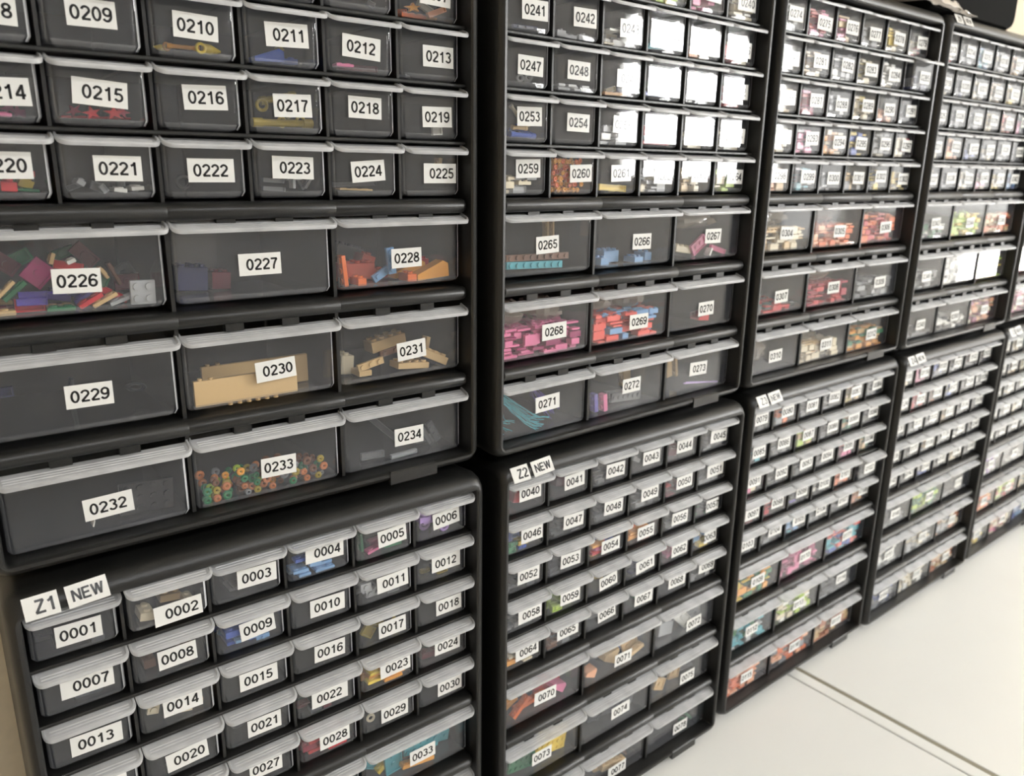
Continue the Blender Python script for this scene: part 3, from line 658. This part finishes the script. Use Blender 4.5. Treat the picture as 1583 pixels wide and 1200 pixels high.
def write_on(b, s, cap, cx, t=.145, sx=1.0):
    tot = sum(ADV.get(ch, .70) for ch in s)-.08; x0 = cx-tot*cap*sx/2
    for ch in s:
        for q in GLYPH[ch]:
            n = len(q); closed = abs(q[0][0]-q[-1][0])+abs(q[0][1]-q[-1][1]) < 1e-6; L_ = []; R_ = []
            for i in range(n):
                p0 = q[i-1] if i else (q[-2] if closed else q[0]); p1 = q[i+1] if i < n-1 else (q[1] if closed else q[-1])
                dx, dy = p1[0]-p0[0], p1[1]-p0[1]; d = math.hypot(dx, dy) or 1; nx, ny = -dy/d*t/2, dx/d*t/2
                L_.append((q[i][0]+nx, q[i][1]+ny)); R_.append((q[i][0]-nx, q[i][1]-ny))
            V = [(x0+x*cap*sx, -.0062, (y-.5)*cap) for x, y in L_+R_]
            b.add(V, [(i, n+i, n+i+1, i+1) for i in range(n-1)], 1)
        x0 += ADV.get(ch, .70)*cap*sx
def sticker(name, s, w, h, cap, dx=0, seed=0, tw=None):
    """white sticker with its writing, centred, facing -y"""
    b = MB(); b.box(-w/2, w/2, -.004, 0, -h/2, h/2)
    write_on(b, s, cap, dx, .17 if s.isdigit() else .18, 1.05 if s.isdigit() else 1.0)
    return b.mesh(name, [WHITE, INK], 0)

P = 6.48274; H = 8.0
EXT = {(0,1): (-.0627, .0895, -.0082), (1,1): (-.073, -.0383, .0216), (2,1): (-.0154, .0539, .0019), (3,1): (-.17, -.0465, -.0017), (4,1): (-.05, 0, 0),
       (0,0): (-.0207, -.0059, -.0059), (1,0): (.0842, -.0669, .0059), (2,0): (.2357, .0616, .0022), (3,0): (.1051, -.047, -.0017), (4,0): (.08, -.02, 0)}
def numinfo(n):
    if n <= 195: c, up, i = (n-1)//39, 0, (n-1) % 39
    else: c, up, i = (n-196)//39, 1, (n-196) % 39
    if i < 30: return c, up, i//6, i % 6, False
    return c, up, 5+(i-30)//3, (i-30) % 3, True
def tip_local(row, ci, big): return ((-3+(2*ci+2 if big else ci+1)), TIPS[row])
CABS = {}; JIT = {}
PULL = {2: (-.12, .07, 0), 285: (-.2, .0, 0), 102: (-.12, 0, 0), 227: (.0, 0, 0), 232: (-.03, 0, 0), 309: (-.04, 0, 0), 5: (-.03, 0, 0)}
rnd = random.Random(7)
ORD = ['first', 'second', 'third', 'fourth', 'fifth', 'sixth', 'seventh', 'eighth']
PLACE = ['leftmost', 'second from the left', 'third from the left', 'fourth from the left', 'rightmost, cut by the frame']
for up in (1, 0):
    for c in range(5):
        dx, dy, yw = EXT[(c, up)]
        lo, hi = ((196+39*c, 234+39*c) if up else (1+39*c, 39+39*c))
        if up: lab = 'black plastic drawer cabinet with drawers %04d to %04d, upper tier, %s' % (lo, hi, PLACE[c])
        else: lab = 'black plastic drawer cabinet with drawers %04d to %04d, lower tier, %s' % (lo, hi, PLACE[c])
        x = 3.5+c*P+dx-.5*math.cos(yw); y = dy-.5*math.sin(yw)
        zb = 0 if up else -H
        t = obj('drawer_cabinet', None, None, W(x, y, zb-7.54), label=lab, category='drawer cabinet', group='stacked black drawer cabinets')
        t.rotation_euler = (0, 0, yw); CABS[(c, up)] = t
        O = Vector((0, 0, 7.54*S))    # row 1 lip tip height above the feet
        obj('case', M_CASE, t, O)
        for xx in (-2.1, 2.1): obj('foot', M_FOOT, t, O+Vector((xx*S, 0, 0)))
        obj('front_tab', M_TAB, t, O+Vector((1.98*S, 0, -7.32*S)))
        for r in range(4): obj('shelf', M_SHELF, t, O+Vector((0, 0, (TIPS[r]-.578)*S)))
        for r, zz in ((4, -3.60), (5, -4.82), (6, -6.10)): obj('rail', M_RAIL, t, O+Vector((0, 0, zz*S)))
        for k in range(1, 6): obj('divider', M_DIVS, t, O+Vector(((k-3)*S, 0, 0)))
        for k in (-1, 1): obj('divider', M_DIVL, t, O+Vector((k*S, 0, 0)))
        for i in range(39):
            n = lo+i; _, _, row, ci, big = numinfo(n)
            tx, tz = tip_local(row, ci, big); px, pz, _ = PULL.get(n, (0, 0, 0))
            jy = rnd.uniform(-.012, .012); JIT[n] = jy
            d = obj('drawer', M_TUB[big], t, O+Vector((tx*S, (px+jy)*S, (tz+pz)*S)))
            obj('handle', M_LIP[big], d)
            lx, lz = LAB.get(n, ((-.9 if big else -.42)+rnd.uniform(-.04, .04), (-.45 if big else -.25)+rnd.uniform(-.03, .03)))
            wlab = .46+(.06 if rnd.random() < .25 else rnd.uniform(0, .02))
            if n in (2, 4, 7, 13, 22): wlab = .56
            if n in (57, 63): wlab = .4
            l = obj('number_label', sticker('number_label', '%04d' % n, wlab, .26, .135, (wlab-.46)*rnd.choice((.4, -.1))), d, Vector((lx*S, (YF-.002)*S, lz*S)))
            l.rotation_euler = (0, math.radians(TILT.get(n, rnd.uniform(-2.2, 2.2))), 0)
        if not up:     # shelf number stickers at the top left corner
            zs = 'Z%d' % (c+1)
            a = obj('sticker', sticker('sticker', zs, .34, .25, .15, .04), t, O+Vector((-2.80*S, -.012*S, .285*S)))
            a.rotation_euler = (math.radians(-28), math.radians(-2), 0)
            a = obj('sticker', sticker('sticker', 'NEW', .42, .25, .13, 0, tw=.34), t, O+Vector((-2.345*S, -.012*S, .305*S)))
            a.rotation_euler = (math.radians(-28), math.radians(-4), 0)
        elif c == 3:
            a = obj('sticker', sticker('sticker', 'Z9', .36, .22, .13, 0, tw=.17), t, O+Vector((-2.78*S, -.0*S, .33*S))); a.rotation_euler = (math.radians(-28), 0, 0)
            a = obj('sticker', sticker('sticker', 'NEW', .42, .22, .12, 0, tw=.32), t, O+Vector((-2.3*S, -.0*S, .33*S))); a.rotation_euler = (math.radians(-28), 0, 0)
bpy.context.view_layer.update()

# ---------------------------------------------------------------- what lies in the drawers
NOUN = dict(bar='narrow plate', plate='flat plate', brick='brick', stud='studded plate', slope='sloped brick', ring='ring', rod='rod', cone='cone', star='spiky piece', bead='bead')
NAME = dict(bar='toy_narrow_plate', plate='toy_plate', brick='toy_brick', stud='toy_studded_plate', slope='toy_sloped_brick', ring='toy_ring', rod='toy_rod', cone='toy_cone', star='toy_spiky_piece', bead='toy_bead')
U = .137
MC = {}
def piece(kind, c, L, Hh):
    """mesh of a piece, L wide and Hh tall seen from the front, centred in x and z, its front at y=0; returns (mesh, depth)"""
    L = max(.05, round(L, 2)); Hh = max(.025, round(Hh, 2)); key = (kind, c, L, Hh)
    if key in MC: return MC[key]
    b = MB(); h = Hh/2; x = L/2; D = .13
    nx = max(1, round(L/U)); sx = L/nx
    if kind in ('bar', 'brick'):
        D = .13 if kind == 'bar' else .26
        sh = min(.035, Hh*.25); ny = 1 if kind == 'bar' else 2
        b.box(-x, x, 0, D, -h, h-sh, 0, None, .006)
        for i in range(nx):
            for j in range(ny): b.cyl((-x+sx*(i+.5), D/ny*(j+.5), h-sh-.002), min(.042, sx*.32), sh, 'z', 10)
    elif kind == 'plate':
        D = .055; rim = min(.02, h*.3, x*.3)
        b.box(-x, x, 0, D, -h, -h+rim); b.box(-x, x, 0, D, h-rim, h); b.box(-x, -x+rim, 0, D, -h+rim, h-rim); b.box(x-rim, x, 0, D, -h+rim, h-rim)
        b.box(-x+rim, x-rim, .03, D, -h+rim, h-rim)
        nz = max(1, round(Hh/U))
        for i in range(nx-1 if nx > 1 else 0):
            for j in range(max(1, nz-1)):
                if Hh > .1: b.cyl((-x+sx*(i+1), .005, (-h+Hh/nz*(j+1)) if nz > 1 else 0), .04, .04, 'y', 10)
    elif kind == 'stud':
        D = .075; nz = max(1, round(Hh/U)); sz = Hh/nz
        b.box(-x, x, .025, D, -h, h, 0, None, .005)
        for i in range(nx):
            for j in range(nz): b.cyl((-x+sx*(i+.5), 0, -h+sz*(j+.5)), min(.042, sx*.32, sz*.36), .03, 'y', 10)
    elif kind == 'slope':
        D = .2
        b.loft([[(-x, y, -h), (x, y, -h), (x, y, h*.6), (x*.7, y, h), (-x, y, -h*.3)] for y in (0, D)])
    elif kind == 'ring':
        r = min(x, h); D = .05
        b.torus((0, .05, 0), x*.72, x*.26, sz=h/x); D = .05+x*.26
    elif kind == 'rod':
        D = Hh; b.cyl((-x, h, 0), h*.8, L, 'x', 10); b.cyl((-x, h, 0), h, L*.16, 'x', 10); b.cyl((x-L*.16, h, 0), h, L*.16, 'x', 10)
    elif kind == 'cone':
        D = Hh; b.cyl((-x, h, 0), h, L*.45, 'x', 12); b.cyl((-x+L*.45, h, 0), h, L*.55, 'x', 12, r2=h*.25)
    elif kind == 'star':
        D = .06; n = 5; R = []
        for y in (0, D):
            R.append([((x if i % 2 == 0 else x*.4)*math.cos(PI/2+i*PI/n), y, (h if i % 2 == 0 else h*.4)*math.sin(PI/2+i*PI/n)) for i in range(2*n)])
        b.loft(R)
    elif kind == 'bead':
        b.torus((0, h*.7, 0), x*.6, x*.4, 10, 7); D = h*1.4
    MC[key] = (b.mesh(NAME[kind], [pl(c)]), D); return MC[key]
def corners(x, z, L, Hh, r):
    c, s = math.cos(r), math.sin(r); return [(x+a*L/2*c-b_*Hh/2*s, z+a*L/2*s+b_*Hh/2*c) for a, b_ in ((1, 1), (-1, 1), (-1, -1), (1, -1))]
def sat(A, B):
    for Q in (A, B):
        for i in range(4):
            ax = (Q[i][1]-Q[i-1][1], Q[i-1][0]-Q[i][0])
            a = [p[0]*ax[0]+p[1]*ax[1] for p in A]; b_ = [p[0]*ax[0]+p[1]*ax[1] for p in B]
            if max(a) <= min(b_)+1e-6 or max(b_) <= min(a)+1e-6: return False
    return True
ITEMS = {}
def place(n, kind, c, x, z, L, Hh, rdeg, y):
    _, _, row, ci, big = numinfo(n); w = 2 if big else 1; fl = FL[row]
    L = min(L, w-.2); Hh = min(Hh, fl-.06)
    r = math.radians(rdeg)
    ex = abs(L/2*math.cos(r))+abs(Hh/2*math.sin(r)); ez = abs(L/2*math.sin(r))+abs(Hh/2*math.cos(r))
    if ez*2 > fl-.02: L *= .75; ex *= .8; ez = abs(L/2*math.sin(r))+abs(Hh/2*math.cos(r))
    x = max(-w+.14+ex, min(-.14-ex, x)); z = max(-fl+.03+ez, min(.02-ez, z))
    me, D = piece(kind, c, L, Hh)
    lst = ITEMS.setdefault(n, []); A = corners(x, z, L, Hh, r); y = max(.265, y)
    moved = True
    while moved:
        moved = False
        for (B, y0, y1, *_r) in lst:
            if y < y1 and y+D > y0 and sat(A, B): y = y1+.004; moved = True
    if y+D > 2.35: return
    lst.append((A, y, y+D, kind, c, x, z, rdeg, me))
for ln in PIECES.strip().split('\n'):  # white sliver beside the black studs and pink bar on maroon are painted glints
    t = ln.split(); place(int(t[0]), t[1], t[2], *[float(v) for v in t[3:]])
# heaps that can be told apart piece by piece: nearer drawers
def stack(n, kinds, cols, cnt, fill, seed, size=(.1, .22), depth=1.2):
    rd = random.Random(seed*31+n); _, _, row, ci, big = numinfo(n); w = 2 if big else 1; fl = FL[row]
    G = .04; gx = int((w-.28)/G); gy = int(depth/G); hm = [[0.0]*gy for _ in range(gx)]; out = []; tries = 0
    while len(out) < cnt and tries < cnt*12:
        tries += 1
        k = rd.choice(kinds); L = rd.uniform(*size); Hh = L if k in ('bead', 'ring') else rd.choice((.055, .07, .12))
        D = {'bead': L*.7, 'ring': L*.4, 'bar': .13, 'brick': .26, 'plate': .055, 'stud': .075, 'slope': .2, 'rod': Hh, 'cone': Hh, 'star': .06}[k]
        if k == 'plate' and rd.random() < .7: Hh = rd.uniform(.1, .2)
        if k == 'star': Hh = L
        nx = max(1, math.ceil(L/G)); ny = max(1, math.ceil(D/G))
        if nx >= gx or ny >= gy: continue
        best = None
        for _ in range(8):
            i = rd.randrange(0, gx-nx); j = int((rd.random()**1.6)*(gy-ny))
            z = max(hm[a][b_] for a in range(i, i+nx) for b_ in range(j, j+ny))
            if best is None or z < best[0]: best = (z, i, j)
        z, i, j = best
        if z+Hh > fl*min(.97, fill*1.1): continue
        for a in range(i, i+nx):
            for b_ in range(j, j+ny): hm[a][b_] = z+Hh
        out.append((k, rd.choice(cols), -w+.14+i*G+L/2, .27+j*G, -fl+.028+z+Hh/2, L, Hh))
    return out
LABELLED = {}
def ordinal(i): return ['first', 'second', 'third', 'fourth', 'fifth', 'sixth', 'seventh', 'eighth', 'ninth', 'tenth', 'eleventh', 'twelfth', 'thirteenth', 'fourteenth', 'fifteenth', 'sixteenth', 'seventeenth', 'eighteenth', 'nineteenth', 'twentieth'][i]
def drawer_world(n):
    c, up, row, ci, big = numinfo(n); t = CABS[(c, up)]; tx, tz = tip_local(row, ci, big); px, pz, _ = PULL.get(n, (0, 0, 0))
    return t.matrix_basis @ Matrix.Translation(Vector((tx*S, (px+JIT[n])*S, (7.54+tz+pz)*S)))
NUM = ('one', 'two', 'three', 'four', 'five', 'six', 'seven', 'eight')
def where(n):
    c, up, row, ci, big = numinfo(n)
    return '%s drawer of row %s, %s %s cabinet' % (ORD[ci], NUM[row], ORD[c], 'upper' if up else 'lower')
def put(n, lst):
    """lst: (kind, colour, x, y, z, rot_deg, mesh) in drawer units -> top level objects with a label each"""
    Wd = drawer_world(n); by = {}
    for it in lst: by.setdefault((it[1], it[0]), []).append(it)
    for (c, k), its in by.items():
        its.sort(key=lambda q: q[2])
        for i, (_, _, x, y, z, r, me) in enumerate(its):
            o = bpy.data.objects.new(NAME[k], me); col.objects.link(o)
            o.matrix_basis = Wd @ Matrix.Translation(Vector((x*S, y*S, z*S))) @ Matrix.Rotation(-math.radians(r), 4, 'Y')
            cn = CNAME.get(c, c)
            if k == 'bead': lb = 'small %s toy bead in middle drawer 0233 of bottom row, first upper cabinet' % cn
            else:
                lb = '%s toy %s%s, %s' % (cn, NOUN[k], '' if len(its) == 1 else ' %s from left' % ordinal(i), where(n))
                lb2 = lb.replace(' drawer of', ' drawer %04d of' % n).replace(' drawer', '', 0)
                if len(lb2.split()) <= 16: lb = lb2
            o['label'] = lb; o['category'] = 'toy '+('bead' if k == 'bead' else 'piece')
            o['group'] = ('%s beads' % cn if k == 'bead' else 'toy pieces')+' in drawer %04d' % n
for n, lst in ITEMS.items(): put(n, [(k, c, x, y0, z, r, me) for (A, y0, y1, k, c, x, z, r, me) in lst])
for n, kinds, cols, cnt, fill, size, depth in NEAR:
    put(n, [(k, c, x, y, z, 0, piece(k, c, L, Hh)[0]) for (k, c, x, y, z, L, Hh) in stack(n, kinds, cols, cnt, fill, 3, size, depth)])
# big tan plates with studs, drawer 0230
def big_plate(n, c, x0, x1, z0, z1, y, tilt, studs):
    b = MB(); L = x1-x0; Hh = z1-z0
    b.box(-L/2, L/2, 0, .06, -Hh/2, Hh/2, 0, None, .006)
    for i in range(studs): b.cyl((-L/2+L*(.32+.09*i), .0, -Hh/2-.028), .03, .03, 'z', 10)
    for i in range(2): b.cyl((-L/2+.08+.13*i, .03, Hh/2-.004), .028, .03, 'z', 10)
    o = bpy.data.objects.new('toy_baseplate', b.mesh('toy_baseplate', [pl(c)])); col.objects.link(o)
    o.matrix_basis = drawer_world(n) @ Matrix.Translation(Vector(((x0+x1)/2*S, y*S, (z0+z1)/2*S))) @ Matrix.Rotation(math.radians(tilt), 4, 'X'); return o
for c, x0, x1, z0, z1, y, st, lb in (('tan', -1.84, -.55, -.79, -.47, .29, 6, 'large tan toy plate standing just behind the front of drawer 0230'),
                               ('tan', -1.6, -.2, -.8, -.42, .75, 0, 'large tan toy plate, farther back in drawer 0230')):
    o = big_plate(230, c, x0, x1, z0, z1, y, 0, st); o['label'] = lb; o['category'] = 'toy piece'; o['group'] = 'toy plates in drawer 0230'
# folded bags of pieces
def bag(n, lbl, x, y, z, sx, sy, sz, seed, group):
    rd = random.Random(seed); b = MB(); rings = []; N = 18; K = 10
    ph = [rd.uniform(0, 6.28) for _ in range(6)]
    for k in range(K+1):
        v = k/K; rr = math.sin(PI*min(.97, max(.04, v*.92+.04)))**.6 if v < .7 else .35+.65*abs(math.sin(PI*(v*.92+.04)))
        ring = []
        for i in range(N):
            a = 2*PI*i/N; q = rr*(1+.10*math.sin(5*a+ph[0]+3*v)+.07*math.sin(9*a+ph[1]-7*v)+.05*rd.uniform(-1, 1))
            ring.append((q*sx/2*math.cos(a), q*sy/2*math.sin(a), (v-.5)*sz+.02*rd.uniform(-1, 1)))
        rings.append(ring)
    b.loft(rings); o = bpy.data.objects.new('plastic_bag', b.mesh('plastic_bag', [FILM], 25)); col.objects.link(o)
    o.matrix_basis = drawer_world(n) @ Matrix.Translation(Vector((x*S, y*S, z*S)))
    o['label'] = lbl; o['category'] = 'plastic bag'; o['group'] = group
for a in BAGS: bag(*a)
# heaps nobody could count, seen small or as a blur: one object per drawer
def heap_obj(n, cols, cnt, fill, kind, depth=1.3):
    c, up, row, ci, big = numinfo(n); rd = random.Random(n); b = MB(); size = (.12, .26) if not big else (.14, .34)
    kinds = ['box'] if kind == 'beads' else ['box', 'box', 'stud']
    w = 2 if big else 1; G = .04; fl = FL[row]
    for (k, cc, x, y, z, L, Hh) in stack(n, ['bead'] if kind == 'beads' else ['brick', 'bar', 'plate', 'bar'], list(range(len(cols))), cnt, fill, 5, (.07, .10) if kind == 'beads' else size, depth):
        T = Matrix.Translation((x, y, z))
        if k == 'bead': b.torus((0, L*.35, 0), L*.3, L*.2, 8, 5, cc, T)
        else:
            D = {'brick': .26, 'bar': .13, 'plate': .055}[k]; b.box(-L/2, L/2, 0, D, -Hh/2, Hh/2-.02, cc, T, .006)
            for i in range(max(1, round(L/U))):
                if Hh > .06: b.cyl((-L/2+L/max(1, round(L/U))*(i+.5), D/2, Hh/2-.022), .035, .02, 'z', 6, cc, T)
    if not b.v: return
    o = bpy.data.objects.new('toy_brick_heap' if kind != 'beads' else 'bead_heap', b.mesh('heap', [pl(q) for q in cols], 30)); col.objects.link(o)
    o.matrix_basis = drawer_world(n); o['kind'] = 'stuff'
    cn = ' and '.join(CNAME.get(q, q) for q in cols[:2]); tier = 'upper' if up else 'lower'
    if n == 260: o['label'] = 'mass of tiny orange beads filling the drawer labelled 0260'
    else: o['label'] = '%s toy pieces, %s %s drawer of row %s, %s %s cabinet' % (cn, ORD[ci], 'wide' if big else 'small', ('one', 'two', 'three', 'four', 'five', 'six', 'seven', 'eight')[row], ORD[c], tier)
    o['category'] = 'toy pieces'
for s_ in FAR.strip().split(';'):
    t = s_.split(); heap_obj(int(t[0]), t[2].split(','), (110 if numinfo(int(t[0]))[4] else 44)*(9 if t[0] == '260' else 1), float(t[1]), 'beads' if t[0] in ('260',) else 'mix', .8 if t[0] == '260' else .9)
# feathery strands in drawer 0271
def strands(n, c, pts, cnt, lbl, seed):
    rd = random.Random(seed); b = MB()
    for q in range(cnt):
        ox, oy, oz = rd.uniform(-.1, .1), rd.uniform(-.08, .08), rd.uniform(-.09, .09); P_ = []
        for k in range(9):
            t_ = k/8; i = min(len(pts)-2, int(t_*(len(pts)-1))); f = t_*(len(pts)-1)-i
            p0, p1 = pts[i], pts[i+1]; P_.append([p0[a]+(p1[a]-p0[a])*f+(ox, oy, oz)[a]*(.4+t_)+rd.uniform(-.012, .012) for a in range(3)])
        b.loft([[(p[0], p[1]+.006*math.cos(a), p[2]+.007*math.sin(a)) for a in (0, 2.1, 4.2)] for p in P_])
    o = bpy.data.objects.new('ribbon_bundle', b.mesh('ribbon_bundle', [pl(c)])); col.objects.link(o); o.matrix_basis = drawer_world(n)
    o['label'] = lbl; o['category'] = 'ribbon'
strands(271, 'teal', [(-1.75, .5, -.1), (-1.45, .5, -.35), (-1.15, .4, -.62), (-.95, .38, -.68)], 26, 'loose bundle of teal strands slanting across the drawer labelled 0271', 1)
strands(271, 'teal', [(-1.75, .6, -.3), (-1.65, .55, -.5), (-1.7, .5, -.62), (-1.6, .42, -.66)], 16, 'small curl of teal strands at the left of drawer 0271', 4)
strands(271, 'purple', [(-.95, .7, -.05), (-.8, .6, -.3), (-.5, .55, -.6)], 18, 'loose bundle of purple strands at the right of drawer 0271', 2)

# ---------------------------------------------------------------- on top of the cabinets
t = obj('storage_box', None, None, W(20.6, 1.5, CT), label='large black plastic box standing on top of the farther upper cabinets', category='storage box')
b = MB()
b.loft([rrect(-2.3, 2.3, .0+.06, 3.0, .3, -1.38, 6), rrect(-2.36, 2.36, .0, 3.05, .34, -1.25, 6), rrect(-2.36, 2.36, .0, 3.05, .34, 1.25, 6), rrect(-2.3, 2.3, .06, 3.0, .3, 1.36, 6)])
obj('box_body', b.mesh('box_body', [BLACK2], 40), t)
b = MB(); b.box(-2.44, 2.44, -1.4, 1.4, 3.05, 3.3, 0, None, .06); obj('lid', b.mesh('lid', [BLACK2], 40), t)
# crumpled clear film lying along the top of the third upper cabinet
rd = random.Random(11); b = MB(); NX, NY = 60, 12
V = []
for i in range(NX+1):
    for j in range(NY+1):
        u, v = i/NX, j/NY; x = 12.95+u*7.4
        far = x > 17.9
        y = -.07+v*(.14 if far else .95)
        am = .62 if not far else .46*(1-(x-17.9)/2.5)+.02
        z = CT+.02+am*math.sin(PI*min(1, .12+v*.8))*(.75+.3*math.sin(9*x+2*v)*math.sin(3.1*x+1))+rd.uniform(-.02, .03)*(1 if not far else .5)
        V.append((x-16, y, max(CT+.01, z)-CT))
F = [(i*(NY+1)+j, (i+1)*(NY+1)+j, (i+1)*(NY+1)+j+1, i*(NY+1)+j+1) for i in range(NX) for j in range(NY)]
b.add(V, F); me = b.mesh('plastic_film', [FILM], 60)
o = obj('plastic_film', me, None, W(16, 0, CT), label='crumpled clear plastic film lying along the top of the third upper cabinet', category='plastic film')
md = o.modifiers.new('thickness', 'SOLIDIFY'); md.thickness = .0006
